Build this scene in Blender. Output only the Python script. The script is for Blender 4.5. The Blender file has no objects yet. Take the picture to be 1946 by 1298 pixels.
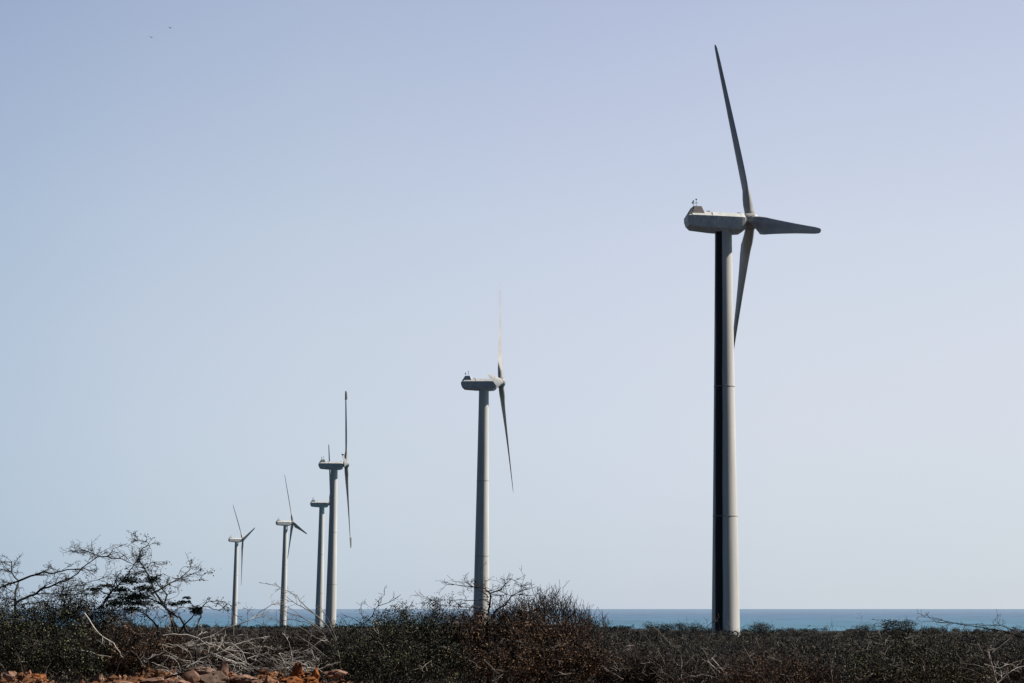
import bpy, math, random
import numpy as np
from mathutils import Vector, Matrix, noise
R = math.radians
S = bpy.context.scene
COL = S.collection

# ------------------------------------------------------------------ camera
EYE = 14.0                      # metres above the sea
F = 3560.0; TH = math.atan(508 / F); YAW = R(4.01); PX = 1225     # the photograph is cropped: its optical centre is right of the middle
cam_d = bpy.data.cameras.new('camera'); cam = bpy.data.objects.new('camera', cam_d); COL.objects.link(cam)
cam.location = (0, 0, EYE); cam.rotation_euler = (R(90) + TH, 0, -YAW)
cam_d.sensor_width = 36; cam_d.lens = 36 * F / 1946; cam_d.shift_x = -(PX - 973) / 1946
cam_d.clip_start = 0.1; cam_d.clip_end = 150000
S.camera = cam

# ------------------------------------------------------------------ light
SUN_EL, SUN_AZ = 48, 9         # azimuth from +x towards +y
w = bpy.data.worlds.new('World'); S.world = w; w.use_nodes = True
nt = w.node_tree; nt.nodes.clear()
def N(t, kind, **kw):
    n = t.nodes.new(kind)
    for k, v in kw.items(): setattr(n, k, v)
    return n
sky = N(nt, 'ShaderNodeTexSky', sky_type='NISHITA')
sky.sun_disc = False; sky.sun_elevation = R(SUN_EL); sky.sun_rotation = R(90 - SUN_AZ)
sky.altitude = 10; sky.air_density = 1.0; sky.dust_density = 1.2; sky.ozone_density = 1.5
tc = N(nt, 'ShaderNodeTexCoord'); sp = N(nt, 'ShaderNodeSeparateXYZ')
nt.links.new(tc.outputs['Generated'], sp.inputs[0])
def ramp(src, stops):
    r_ = N(nt, 'ShaderNodeValToRGB'); e_ = r_.color_ramp.elements
    e_[0].position = stops[0][0]; e_[0].color = (*stops[0][1], 1); e_[1].position = stops[-1][0]; e_[1].color = (*stops[-1][1], 1)
    for p_, c_ in stops[1:-1]: k_ = e_.new(p_); k_.color = (*c_, 1)
    nt.links.new(src, r_.inputs[0]); return r_.outputs[0]
def remap(src, a_, b_):
    m_ = N(nt, 'ShaderNodeMapRange'); m_.inputs[1].default_value = a_; m_.inputs[2].default_value = b_; nt.links.new(src, m_.inputs[0]); return m_.outputs[0]
def times(a_, b_):
    m_ = N(nt, 'ShaderNodeMix', data_type='RGBA', blend_type='MULTIPLY'); m_.inputs['Factor'].default_value = 1
    nt.links.new(a_, m_.inputs[6]); nt.links.new(b_, m_.inputs[7]); return m_.outputs[2]
# hazy bright rim; the unseen zenith is dimmed to lower the shade fill
r1 = ramp(sp.outputs['Z'], [(0.0000, (1.136, 1.311, 1.859)), (0.0014, (1.115, 1.286, 1.805)), (0.0047, (1.016, 1.181, 1.679)), (0.0088, (0.930, 1.081, 1.550)), (0.0143, (0.850, 0.979, 1.412)), (0.0212, (0.786, 0.885, 1.271)), (0.0295, (0.743, 0.807, 1.126)), (0.0406, (0.729, 0.753, 0.999)), (0.0545, (0.743, 0.720, 0.896)), (0.0712, (0.785, 0.716, 0.826)), (0.0906, (0.854, 0.734, 0.784)), (0.1129, (0.926, 0.762, 0.758)), (0.1407, (1.021, 0.807, 0.750)), (0.1684, (1.088, 0.847, 0.755)), (0.1959, (1.149, 0.887, 0.769)), (0.2232, (1.176, 0.899, 0.774)), (0.2529, (1.194, 0.908, 0.781)), (0.2821, (1.196, 0.911, 0.786)), (0.3129, (1.184, 0.906, 0.789)), (0.4000, (0.812, 0.634, 0.579)), (0.6000, (0.170, 0.240, 0.300)), (1.0000, (0.140, 0.210, 0.270))])
# haze thickest straight over the sea, a little thinner to either side
r2 = ramp(remap(sp.outputs['X'], -1, 1), [(0.0000, (0.676, 0.767, 0.870)), (0.3701, (0.795, 0.871, 0.916)), (0.3874, (0.844, 0.905, 0.936)), (0.4071, (0.898, 0.942, 0.957)), (0.4273, (0.930, 0.966, 0.969)), (0.4479, (0.961, 0.987, 0.979)), (0.4757, (0.975, 0.991, 0.985)), (0.5038, (0.985, 0.992, 0.986)), (0.5304, (0.990, 0.990, 0.985)), (0.5732, (0.986, 0.982, 0.959)), (0.6000, (0.962, 0.963, 0.940)), (0.6298, (0.940, 0.943, 0.922)), (1.0000, (0.920, 0.896, 0.890))])
# unseen sky behind the viewer, dimmed and tinted teal to deepen shaded sides
r3 = ramp(remap(sp.outputs['Y'], -.6, 1), [(0, (.15, .29, .37)), (.45, (.24, .35, .43)), (.85, (1, 1, 1))])
col_ = times(times(times(sky.outputs[0], r1), r2), r3)
bg = N(nt, 'ShaderNodeBackground'); bg.inputs[1].default_value = 0.14
wo = N(nt, 'ShaderNodeOutputWorld')
nt.links.new(col_, bg.inputs[0]); nt.links.new(bg.outputs[0], wo.inputs[0])
sd = bpy.data.lights.new('sun', 'SUN'); sd.energy = 5.0; sd.angle = R(0.5); sd.color = (1, 0.95, 0.88)
so = bpy.data.objects.new('sun', sd); COL.objects.link(so); so.location = (60, 20, 80)
sdir = Vector((math.cos(R(SUN_EL)) * math.cos(R(SUN_AZ)), math.cos(R(SUN_EL)) * math.sin(R(SUN_AZ)), math.sin(R(SUN_EL))))
so.rotation_euler = sdir.to_track_quat('Z', 'Y').to_euler()
S.view_settings.view_transform = 'Standard'; S.view_settings.look = 'None'
S.view_settings.exposure = 0.5; S.view_settings.gamma = 1
S.render.engine = 'CYCLES'

# ------------------------------------------------------------------ materials
def mat(name, col, rough=.8, spec=.3, var=None, vscale=8, bump=0, bscale=20, island=False, stretch=None, patch=0):
    m = bpy.data.materials.new(name); m.use_nodes = True; t = m.node_tree; b = t.nodes['Principled BSDF']
    b.inputs['Roughness'].default_value = rough; b.inputs['Specular IOR Level'].default_value = spec
    b.inputs['Base Color'].default_value = (*col, 1)
    co = N(t, 'ShaderNodeTexCoord'); mp = N(t, 'ShaderNodeMapping'); t.links.new(co.outputs['Object'], mp.inputs[0])
    if stretch: mp.inputs['Scale'].default_value = stretch
    if var:
        r = N(t, 'ShaderNodeValToRGB'); r.color_ramp.elements[0].color = (*col, 1); r.color_ramp.elements[1].color = (*var, 1)
        if island:
            r.color_ramp.elements[0].position = .6; g = N(t, 'ShaderNodeNewGeometry'); t.links.new(g.outputs['Random Per Island'], r.inputs[0])
        else:
            n = N(t, 'ShaderNodeTexNoise'); n.inputs['Scale'].default_value = vscale; n.inputs['Detail'].default_value = 8
            n.inputs['Roughness'].default_value = .65
            r.color_ramp.elements[0].position = .35; r.color_ramp.elements[1].position = .68
            t.links.new(mp.outputs[0], n.inputs['Vector']); t.links.new(n.outputs[0], r.inputs[0])
        t.links.new(r.outputs[0], b.inputs['Base Color'])
    if patch:                                             # plants of differing tone
        n5 = N(t, 'ShaderNodeTexNoise'); n5.inputs['Scale'].default_value = patch; n5.inputs['Detail'].default_value = 3
        mr5 = N(t, 'ShaderNodeMapRange'); mr5.inputs[1].default_value = .35; mr5.inputs[2].default_value = .65; mr5.inputs[3].default_value = .3; mr5.inputs[4].default_value = 1.7
        mx5 = N(t, 'ShaderNodeMix', data_type='RGBA', blend_type='MULTIPLY'); mx5.inputs[0].default_value = 1
        t.links.new(co.outputs['Object'], n5.inputs['Vector']); t.links.new(n5.outputs[0], mr5.inputs[0])
        t.links.new(r.outputs[0], mx5.inputs[6]); t.links.new(mr5.outputs[0], mx5.inputs[7]); t.links.new(mx5.outputs[2], b.inputs['Base Color'])
    if bump:
        n2 = N(t, 'ShaderNodeTexNoise'); n2.inputs['Scale'].default_value = bscale; n2.inputs['Detail'].default_value = 6
        bp = N(t, 'ShaderNodeBump'); bp.inputs['Strength'].default_value = bump
        t.links.new(mp.outputs[0], n2.inputs['Vector']); t.links.new(n2.outputs[0], bp.inputs['Height']); t.links.new(bp.outputs[0], b.inputs['Normal'])
    return m

M = {}
M['tower'] = mat('weathered tower paint', (.66, .64, .60), .62, .3, (.48, .455, .42), 1.0, stretch=(1, 1, .05))
M['shell'] = mat('weathered grey shell', (.66, .65, .62), .5, .35, (.44, .44, .43), 1.9, stretch=(1, 1, .8))
M['hood'] = mat('faded hood paint', (.34, .30, .28), .6, .3, (.25, .22, .21), 3)
M['blade'] = mat('blade gelcoat', (.42, .405, .385), .5, .35, (.26, .255, .245), .8, stretch=(1, 1, .25))
M['flange'] = mat('dull flange metal', (.27, .26, .25), .7, .3)
M['black'] = mat('black rubber', (.012, .012, .014), .6, .3)
M['metal'] = mat('grey mast metal', (.22, .23, .25), .4, .4)
M['leaf'] = mat('dark green leaves', (.004, .007, .005), .6, .15, (.18, .168, .085), island=True, patch=2.2)
M['leaf_dk'] = mat('blue green leaves', (.004, .013, .010), .6, .15, (.026, .062, .042), island=True)
M['leaf_bn'] = mat('dry brown leaves', (.010, .005, .003), .6, .15, (.26, .15, .080), island=True, patch=2.0)
M['leaf_gy'] = mat('grey brown scrub leaves', (.006, .006, .006), .65, .15, (.13, .108, .07), island=True, patch=.35)
M['bark_dk'] = mat('dark bark', (.018, .017, .017), .8, .2, (.04, .035, .03), 6)
M['bark_br'] = mat('brown bark', (.016, .010, .008), .8, .2, (.15, .10, .07), island=True)
M['bark_sc'] = mat('mixed scrub bark', (.010, .009, .008), .8, .2, (.13, .11, .085), island=True)
M['dead'] = mat('bleached dead wood', (.34, .315, .28), .75, .2, (.56, .53, .48), 9)
M['dead_gy'] = mat('grey dead wood', (.06, .055, .05), .8, .2, (.26, .235, .21), 3)
M['rock'] = mat('reddish rock', (.13, .07, .048), .9, .15, (.27, .165, .12), 5, bump=.6, bscale=14)
M['rock_gy'] = mat('grey brown rock', (.09, .06, .045), .9, .15, (.20, .135, .10), 6, bump=.7, bscale=16)
M['clay'] = mat('orange clay', (.10, .04, .02), .95, .1, (.34, .125, .04), 5, bump=.8, bscale=12)
M['bird'] = mat('dark plumage', (.012, .012, .015), .8, .2)

# tower colour with a straight black streak running down it
ms = M['tower'].copy(); ms.name = 'tower paint with black streak'; M['tower_streak'] = ms
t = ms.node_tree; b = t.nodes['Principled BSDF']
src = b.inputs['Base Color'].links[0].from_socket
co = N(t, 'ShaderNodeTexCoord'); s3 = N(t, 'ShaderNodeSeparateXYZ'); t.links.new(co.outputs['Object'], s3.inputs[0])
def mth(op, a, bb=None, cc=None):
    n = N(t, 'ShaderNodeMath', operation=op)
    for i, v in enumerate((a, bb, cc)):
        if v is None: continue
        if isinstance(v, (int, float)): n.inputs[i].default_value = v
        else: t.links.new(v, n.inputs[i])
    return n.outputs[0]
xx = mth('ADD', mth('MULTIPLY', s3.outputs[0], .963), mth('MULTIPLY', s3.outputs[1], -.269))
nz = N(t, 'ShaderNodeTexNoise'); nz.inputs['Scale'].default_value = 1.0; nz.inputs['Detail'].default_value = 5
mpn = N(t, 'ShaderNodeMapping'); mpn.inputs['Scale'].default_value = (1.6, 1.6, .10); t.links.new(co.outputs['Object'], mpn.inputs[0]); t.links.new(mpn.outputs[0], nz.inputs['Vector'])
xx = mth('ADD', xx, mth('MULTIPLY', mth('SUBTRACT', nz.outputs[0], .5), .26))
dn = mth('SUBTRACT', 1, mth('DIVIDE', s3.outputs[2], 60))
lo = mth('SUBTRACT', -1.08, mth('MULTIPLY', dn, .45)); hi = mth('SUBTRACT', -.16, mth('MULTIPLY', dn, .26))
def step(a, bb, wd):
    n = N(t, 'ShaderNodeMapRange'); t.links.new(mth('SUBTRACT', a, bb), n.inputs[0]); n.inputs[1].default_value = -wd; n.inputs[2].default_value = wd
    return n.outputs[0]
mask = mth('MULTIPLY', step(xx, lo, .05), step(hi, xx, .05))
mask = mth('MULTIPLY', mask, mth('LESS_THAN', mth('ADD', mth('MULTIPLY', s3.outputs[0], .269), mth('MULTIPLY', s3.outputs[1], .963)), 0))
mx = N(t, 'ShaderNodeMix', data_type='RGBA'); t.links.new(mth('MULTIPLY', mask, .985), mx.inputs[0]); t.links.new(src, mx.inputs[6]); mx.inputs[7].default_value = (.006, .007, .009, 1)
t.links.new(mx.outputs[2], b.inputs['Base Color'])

# ------------------------------------------------------------------ helpers
def tag(o, label=None, cat=None, group=None, kind=None):
    if label: o['label'] = label
    if cat: o['category'] = cat
    if group: o['group'] = group
    if kind: o['kind'] = kind
    return o
def mesh_obj(name, verts, faces, m, parent=None, smooth=False, loc=None):
    me = bpy.data.meshes.new(name); me.from_pydata(verts, [], faces); me.update()
    if isinstance(m, (list, tuple)):
        for q in m: me.materials.append(q)
    else: me.materials.append(m)
    if smooth:
        me.polygons.foreach_set('use_smooth', [True] * len(me.polygons))
    o = bpy.data.objects.new(name, me); COL.objects.link(o)
    if parent: o.parent = parent
    if loc is not None: o.location = loc
    return o
def fast_obj(name, V, Fc, m, parent=None):
    """V (n,3) array, Fc (k,q) array of equal sized faces"""
    me = bpy.data.meshes.new(name); k, q = Fc.shape
    me.vertices.add(len(V)); me.vertices.foreach_set('co', np.asarray(V, dtype=np.float32).ravel())
    me.loops.add(k * q); me.loops.foreach_set('vertex_index', Fc.astype(np.int32).ravel())
    me.polygons.add(k); me.polygons.foreach_set('loop_start', np.arange(0, k * q, q, dtype=np.int32))
    me.polygons.foreach_set('loop_total', np.full(k, q, dtype=np.int32))
    me.materials.append(m); me.update(calc_edges=True); me.validate()
    o = bpy.data.objects.new(name, me); COL.objects.link(o)
    if parent: o.parent = parent
    return o
def empty(name, loc, rz=0):
    o = bpy.data.objects.new(name, None); COL.objects.link(o); o.location = loc; o.rotation_euler = (0, 0, rz); o.empty_display_size = .3
    return o
def at(px, py, Y):
    """point of the place seen at a pixel of the photograph, at distance Y along the ground"""
    u, v = px - PX, 649 - py
    h = F * math.cos(TH) - v * math.sin(TH); z = F * math.sin(TH) + v * math.cos(TH)
    x = u * math.cos(YAW) + h * math.sin(YAW); y = h * math.cos(YAW) - u * math.sin(YAW)
    return Vector((x * Y / y, Y, EYE + z * Y / y))

# ------------------------------------------------------------------ ground
ZY = [(-400, 12.3), (0, 12.3), (28, 12.3), (50, 12.25), (100, 11.6), (150, 11.0), (267, 10.0), (463, 9.6), (674, 5.5), (920, 3.9), (1088, 3.2), (1290, 1.0), (1420, -.6), (1600, -3), (3000, -4)]
def ground(x, y):
    z = np.interp(y, [a for a, _ in ZY], [b for _, b in ZY])
    edge = 70 - .2 * (y - 300) + 10 * math.sin(y * .013) if y > 330 else 1e6
    ysh = 372 + 22 * math.sin(x * .021) + 8 * math.sin(x * .09)
    if x > edge - 60 and y > 330:
        d = max(min((x - edge) / 30 + .5, 1), 0) * max(min((y - ysh) / 70 + .5, 1), 0)
        d = d * d * (3 - 2 * d); z = z * (1 - d) + (-4) * d
    if 24 < y < 60:           # the bank of dug earth beside the road
        h = math.exp(-((y - 34.5 - .5 * math.sin(x * .9)) / 1.7) ** 2)
        a = .33 * (1 / (1 + math.exp(max(-50, min(50, (x + 3.1) * 2.4))))) * (1 - .55 * math.exp(-((x + 7.9) / .45) ** 2)) + .10 + .10 * math.exp(-((x - 1.3) / 2.2) ** 2)
        z += h * a
        z += h * .22 * noise.noise(Vector((x * 1.3, y * 1.3, 3))) + h * .18 * noise.noise(Vector((x * 4, y * 4, 9)))
        z += h * .13 * noise.noise(Vector((x * 11, y * 11, 2)))
    elif y > 60:
        z += .35 * noise.noise(Vector((x * .03, y * .03, 0)))
    return z
def grid(xs, ys, fn, name, m):
    V = [(x, y, fn(x, y)) for y in ys for x in xs]; nx = len(xs)
    Fq = [(j * nx + i, j * nx + i + 1, (j + 1) * nx + i + 1, (j + 1) * nx + i) for j in range(len(ys) - 1) for i in range(nx - 1)]
    return mesh_obj(name, V, Fq, m, smooth=True)
xs = sorted(set([-3000, -1500, -900, -600] + list(np.arange(-450, -39, 12).round(2)) + list(np.arange(-40, -12, 2).round(2)) + list(np.arange(-12, 12.01, .09).round(3)) + list(np.arange(14, 40, 2.)) + list(np.arange(40, 451, 12.)) + [600., 900., 1500., 3000.]))
ys = sorted(set([-400., -200., -60., 0., 15., 25.] + list(np.arange(30, 38, .09).round(3)) + list(np.arange(38, 80, 1.5)) + list(np.arange(80, 330, 12.)) + list(np.arange(330, 520, 8.)) + list(np.arange(520, 1620, 25.)) + [1800., 3000.]))
m = mat('dry reddish earth', (.055, .026, .014), .95, .1, (.24, .105, .048), 2.6, bump=.9, bscale=9)
t = m.node_tree; b = t.nodes['Principled BSDF']; src = b.inputs['Base Color'].links[0].from_socket
co = N(t, 'ShaderNodeTexCoord'); s3 = N(t, 'ShaderNodeSeparateXYZ'); t.links.new(co.outputs['Object'], s3.inputs[0])
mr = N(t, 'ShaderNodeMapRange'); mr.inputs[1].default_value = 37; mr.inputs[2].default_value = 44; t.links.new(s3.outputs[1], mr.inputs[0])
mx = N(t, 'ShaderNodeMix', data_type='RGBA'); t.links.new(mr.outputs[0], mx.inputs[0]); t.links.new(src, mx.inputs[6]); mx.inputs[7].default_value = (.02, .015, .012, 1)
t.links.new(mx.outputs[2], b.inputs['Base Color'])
tag(grid([float(v) for v in xs], [float(v) for v in ys], ground, 'ground', m), kind='structure')

# sea
m = bpy.data.materials.new('sea water'); m.use_nodes = True; t = m.node_tree; b = t.nodes['Principled BSDF']
b.inputs['Roughness'].default_value = .5; b.inputs['Specular IOR Level'].default_value = .12
co = N(t, 'ShaderNodeTexCoord'); s3 = N(t, 'ShaderNodeSeparateXYZ'); t.links.new(co.outputs['Object'], s3.inputs[0])
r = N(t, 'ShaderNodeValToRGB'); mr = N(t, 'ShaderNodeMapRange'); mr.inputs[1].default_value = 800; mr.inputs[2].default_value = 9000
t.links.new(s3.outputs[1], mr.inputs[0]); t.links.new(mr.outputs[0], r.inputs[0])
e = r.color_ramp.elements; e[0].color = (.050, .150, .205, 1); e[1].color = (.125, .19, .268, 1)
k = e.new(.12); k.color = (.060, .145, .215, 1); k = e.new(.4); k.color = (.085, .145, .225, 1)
n1 = N(t, 'ShaderNodeTexNoise'); n1.inputs['Scale'].default_value = 1; n1.inputs['Detail'].default_value = 9; n1.inputs['Roughness'].default_value = .7
mp = N(t, 'ShaderNodeMapping'); mp.inputs['Scale'].default_value = (.012, .0035, 1); t.links.new(co.outputs['Object'], mp.inputs[0]); t.links.new(mp.outputs[0], n1.inputs['Vector'])
mr2 = N(t, 'ShaderNodeMapRange'); mr2.inputs[1].default_value = .3; mr2.inputs[2].default_value = .7; mr2.inputs[3].default_value = .68; mr2.inputs[4].default_value = 1.32
t.links.new(n1.outputs[0], mr2.inputs[0])
mx = N(t, 'ShaderNodeMix', data_type='RGBA', blend_type='MULTIPLY'); mx.inputs[0].default_value = 1; t.links.new(r.outputs[0], mx.inputs[6]); t.links.new(mr2.outputs[0], mx.inputs[7])
# scattered whitecaps
n3 = N(t, 'ShaderNodeTexNoise'); n3.inputs['Scale'].default_value = 1; n3.inputs['Detail'].default_value = 4
mp3 = N(t, 'ShaderNodeMapping'); mp3.inputs['Scale'].default_value = (.11, .012, 1); t.links.new(co.outputs['Object'], mp3.inputs[0]); t.links.new(mp3.outputs[0], n3.inputs['Vector'])
mr3 = N(t, 'ShaderNodeMapRange'); mr3.inputs[1].default_value = .72; mr3.inputs[2].default_value = .76; mr3.inputs[4].default_value = .7; t.links.new(n3.outputs[0], mr3.inputs[0])
mx2 = N(t, 'ShaderNodeMix', data_type='RGBA'); t.links.new(mr3.outputs[0], mx2.inputs[0]); t.links.new(mx.outputs[2], mx2.inputs[6]); mx2.inputs[7].default_value = (.6, .62, .62, 1)
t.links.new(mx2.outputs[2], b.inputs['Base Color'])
bp = N(t, 'ShaderNodeBump'); bp.inputs['Strength'].default_value = .35; bp.inputs['Distance'].default_value = .5
n4 = N(t, 'ShaderNodeTexNoise'); n4.inputs['Scale'].default_value = .25; n4.inputs['Detail'].default_value = 4; t.links.new(co.outputs['Object'], n4.inputs['Vector'])
t.links.new(n4.outputs[0], bp.inputs['Height']); t.links.new(bp.outputs[0], b.inputs['Normal'])
Q = 90000
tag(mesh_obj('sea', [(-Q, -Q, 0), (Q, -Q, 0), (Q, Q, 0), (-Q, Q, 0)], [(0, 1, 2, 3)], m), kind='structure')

# ------------------------------------------------------------------ wind turbines
def loft(rings, cap0=True, cap1=True):
    n = len(rings[0]); V = [tuple(p) for r_ in rings for p in r_]; Fc = []
    for j in range(len(rings) - 1):
        for i in range(n):
            a, b_ = j * n + i, j * n + (i + 1) % n
            Fc.append((a, b_, b_ + n, a + n))
    if cap0: Fc.append(tuple(range(n - 1, -1, -1)))
    if cap1: Fc.append(tuple((len(rings) - 1) * n + i for i in range(n)))
    return V, Fc
def box(x0, x1, y0, y1, z0, z1):
    V = [(x0, y0, z0), (x1, y0, z0), (x1, y1, z0), (x0, y1, z0), (x0, y0, z1), (x1, y0, z1), (x1, y1, z1), (x0, y1, z1)]
    return V, [(3, 2, 1, 0), (4, 5, 6, 7), (0, 1, 5, 4), (1, 2, 6, 5), (2, 3, 7, 6), (3, 0, 4, 7)]
def merge(*parts):
    V, Fc = [], []
    for v, f in parts:
        o = len(V); V += list(v); Fc += [tuple(i + o for i in q) for q in f]
    return V, Fc
def lathe_z(prof, n=48, c=(0, 0)):
    return loft([[(c[0] + r_ * math.cos(2 * math.pi * i / n), c[1] + r_ * math.sin(2 * math.pi * i / n), z) for i in range(n)] for z, r_ in prof])
def lathe_x(prof, n=32):
    return loft([[(x, r_ * math.sin(2 * math.pi * i / n), r_ * math.cos(2 * math.pi * i / n)) for i in range(n)] for x, r_ in prof])
HUBZ = 60.0
def rad(z): return 1.225 + (2.0 - 1.225) * (max(0, 1 - z / 58.2)) ** 1.15
def airfoil(r_, chord, tk, tw, circ, n=24):
    out = []
    for i in range(n):
        a = 2 * math.pi * i / n
        # circle of diameter chord
        cy, cx = math.cos(a) * chord / 2, math.sin(a) * chord / 2
        s = (1 - math.cos(a)) / 2                     # 0 at LE, 1 at TE
        th = tk * chord * 2.6 * (math.sqrt(max(s, 0)) * (1 - s) * .82 + .02 * (1 - s))
        fy = .30 * chord - s * chord; fx = math.copysign(th / 2, math.sin(a)) if i not in (0, n // 2) else 0
        if math.sin(a) < 0: fx *= .7
        y, x = fy * (1 - circ) + cy * circ, fx * (1 - circ) + cx * circ
        c_, s_ = math.cos(R(tw)), math.sin(R(tw))
        out.append((x * c_ + y * s_, y * c_ - x * s_, r_))
    return out
ST = [(.6, 1.35, .9, 14, 1), (1.6, 1.4, .9, 14, 1), (2.6, 1.6, .7, 14, .8), (3.7, 2.05, .5, 14, .4), (5.2, 2.55, .36, 13, 0), (7, 2.5, .30, 11.5, 0), (9.5, 2.22, .30, 9, 0), (12.5, 1.95, .28, 6.5, 0),
      (16, 1.66, .27, 4.5, 0), (20, 1.36, .26, 2.6, 0), (24, 1.12, .25, 1.3, 0), (26.3, 1.0, .24, .8, 0)]
TIP = [(26.36, 1.0, .24, .8, 0), (28, .88, .2, .5, 0), (29.3, .72, .14, .2, 0), (29.9, .5, .13, 0, 0), (30.15, .14, .13, 0, 0)]
def protos():
    P = {}
    P['tower'] = lathe_z([(z, rad(z)) for z in np.linspace(-1.2, 58.2, 24)], 64)
    P['flange'] = [lathe_z([(z - .05, rad(z) + .012), (z - .045, rad(z) + .03), (z + .045, rad(z) + .03), (z + .05, rad(z) + .012)], 64) for z in (17.0, 35.5)]
    sec = []
    for x, zt, zs, zl, zb, wd in ((-5.62, .12, .02, -.55, -.62, 1.12), (-5.35, .45, .12, -1.2, -1.35, 1.27), (-4.9, .86, .18, -1.40, -1.75, 1.33), (-2, .86, .18, -1.55, -1.98, 1.38), (1.6, .86, .18, -1.62, -2.08, 1.38), (2.5, .86, .18, -1.56, -1.98, 1.37), (2.98, .78, .14, -1.4, -1.6, 1.32), (3.08, .55, .05, -1.25, -1.35, 1.24)):
        wt = wd * .48; wb = wd * .72
        sec.append([(x, -wt, zt), (x, -wd, zs), (x, -wd, zl), (x, -wb, zb), (x, wb, zb), (x, wd, zl), (x, wd, zs), (x, wt, zt)])
    P['nacelle'] = loft(sec)
    h = [[(-5.45, -.95, .30), (-5.45, .95, .30), (-4.72, .72, 1.52), (-4.72, -.72, 1.52)], [(-4.9, -1.05, .30), (-4.9, 1.05, .30), (-4.5, .78, 1.60), (-4.5, -.78, 1.60)],
         [(-2.98, -1.05, .30), (-2.98, 1.05, .30), (-3.45, .78, 1.60), (-3.45, -.78, 1.60)], [(-2.86, -1.0, .30), (-2.86, 1.0, .30), (-3.33, .72, 1.54), (-3.33, -.72, 1.54)]]
    P['hood'] = loft(h)
    P['hatch'] = box(-2.6, -2.1, -.62, .3, .84, 1.0); P['lid'] = box(2.0, 2.5, -.5, .4, .84, .99)
    P['seam'] = merge(*[loft([[(x + d, -.86, .868), (x + d, -1.386, .184), (x + d, -1.386, -1.5)][0:3] + [(x + d, -1.3, -1.5), (x + d, -1.3, .1), (x + d, -.8, .8)] for d in (-.025, .025)]) for x in (-1.9,)])
    def mast(x, y, hh, top):
        a = lathe_z([(1.55, .035), (1.55 + hh, .028)], 8, (x, y))
        return merge(a, box(x - .22, x + .22, y - .02, y + .02, 1.55 + hh * .62, 1.55 + hh * .68), lathe_z([(1.55 + hh, .03), (1.6 + hh, .13), (1.72 + hh, .13), (1.8 + hh, .03)], 10, (x, y)),
                     *([box(x - .24, x + .02, y - .015, y + .015, 1.58 + hh * .66, 1.78 + hh * .66)] if top else []))
    P['vane'] = mast(-4.55, -.3, .72, True); P['anemo'] = mast(-3.95, .35, 1.15, False)
    P['hub'] = lathe_x([(-1.15, .85), (-1.0, 1.0), (-.55, 1.12), (.1, 1.15), (.6, 1.08), (.95, .85), (1.15, .5), (1.22, .15)])
    P['blade'] = loft([airfoil(*s) for s in ST]); P['tip'] = loft([airfoil(*s) for s in TIP])
    P['collar'] = lathe_z([(.55, .74), (.6, .80), (1.15, .80), (1.2, .74)], 32)
    return P
PR = protos(); DATA = {}
def part(key, name, m, parent, smooth=True, data=None):
    k = (key, m.name)
    if k in DATA:
        o = bpy.data.objects.new(name, DATA[k]); COL.objects.link(o); o.parent = parent; return o
    o = mesh_obj(name, *(data or PR[key]), m, parent, smooth=smooth); DATA[k] = o.data
    if smooth:
        o.data.set_sharp_from_angle(angle=R(35))
    return o
def turbine(X, Y, Z, psi, a0, tilt, L, label, streaked=False, braked=False, pitch=(0, 0, 0)):
    root = empty('wind_turbine', (X, Y, Z), R(psi))
    tag(root, label, 'wind turbine', 'wind turbines in a row along the coast')
    tw = part('tower', 'tower', M['tower_streak'] if streaked else M['tower'], root)
    for i, fd in enumerate(PR['flange']): part('flange%d' % i, 'flange', M['flange'], tw, data=fd)
    na = part('nacelle', 'nacelle', M['shell'], root, smooth=False); na.location = (0, 0, HUBZ)
    for key, nm, mm in (('hood', 'cooling_hood', M['hood'] if streaked else M['shell']), ('hatch', 'roof_hatch', M['flange']), ('lid', 'roof_hatch', M['flange']), ('vane', 'wind_vane', M['metal']), ('anemo', 'anemometer', M['metal']), ('seam', 'seam_strip', M['flange'])):
        part(key, nm, mm, na, smooth=False)
    hub = part('hub', 'hub', M['blade'], root); hub.location = (4.2, 0, HUBZ); hub.rotation_euler = (0, -R(tilt), 0)
    for k in range(3):
        bl = part('blade', 'blade', M['blade'], root)
        rot = Matrix.Rotation(-R(tilt), 4, 'Y') @ Matrix.Rotation(-R(a0 + 120 * k), 4, 'X') @ Matrix.Rotation(-R(pitch[k]), 4, 'Z')
        bl.matrix_local = Matrix.Translation((4.2, 0, HUBZ)) @ rot @ Matrix.Diagonal((1, 1, L / 30.15, 1))
        tp = part('tip', 'tip_brake', M['blade'], bl); part('collar', 'root_collar', M['flange'], bl)
        if braked: tp.rotation_euler = (0, 0, R((44, 58, 82)[k]))
    return root
turbine(30.05, 265.3, 10.0, 9.3, 16.2, 6.0, 30.1, 'nearest and tallest looking wind turbine with a black streak down its pale tower', streaked=True, pitch=(-13, 0, 0))
turbine(-7.5, 464.9, 9.8, -5.3, 26.8, 3.9, 31.6, 'second largest wind turbine, alone behind the bare thorn tree in the middle', pitch=(3, 14, 0))
turbine(-64.3, 680.2, 5.6, 2.6, 31.7, 3.2, 33.7, 'wind turbine with turned blade tips, the larger one of the overlapping pair', braked=True, pitch=(-26, 12, 0))
turbine(-92.0, 915, 4.5, 5.8, 29.5, 3.2, 34.5, 'wind turbine partly hidden behind the one with turned blade tips', pitch=(-26, 12, 0))
turbine(-130.9, 1098.0, 3.5, 21.0, 15.0, 7.6, 29.4, 'small distant wind turbine between the overlapping pair and the farthest one')
turbine(-187.9, 1301.6, 1.0, 22.7, 41.9, 4.6, 33.2, 'smallest and farthest wind turbine, leftmost of the row')

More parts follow.
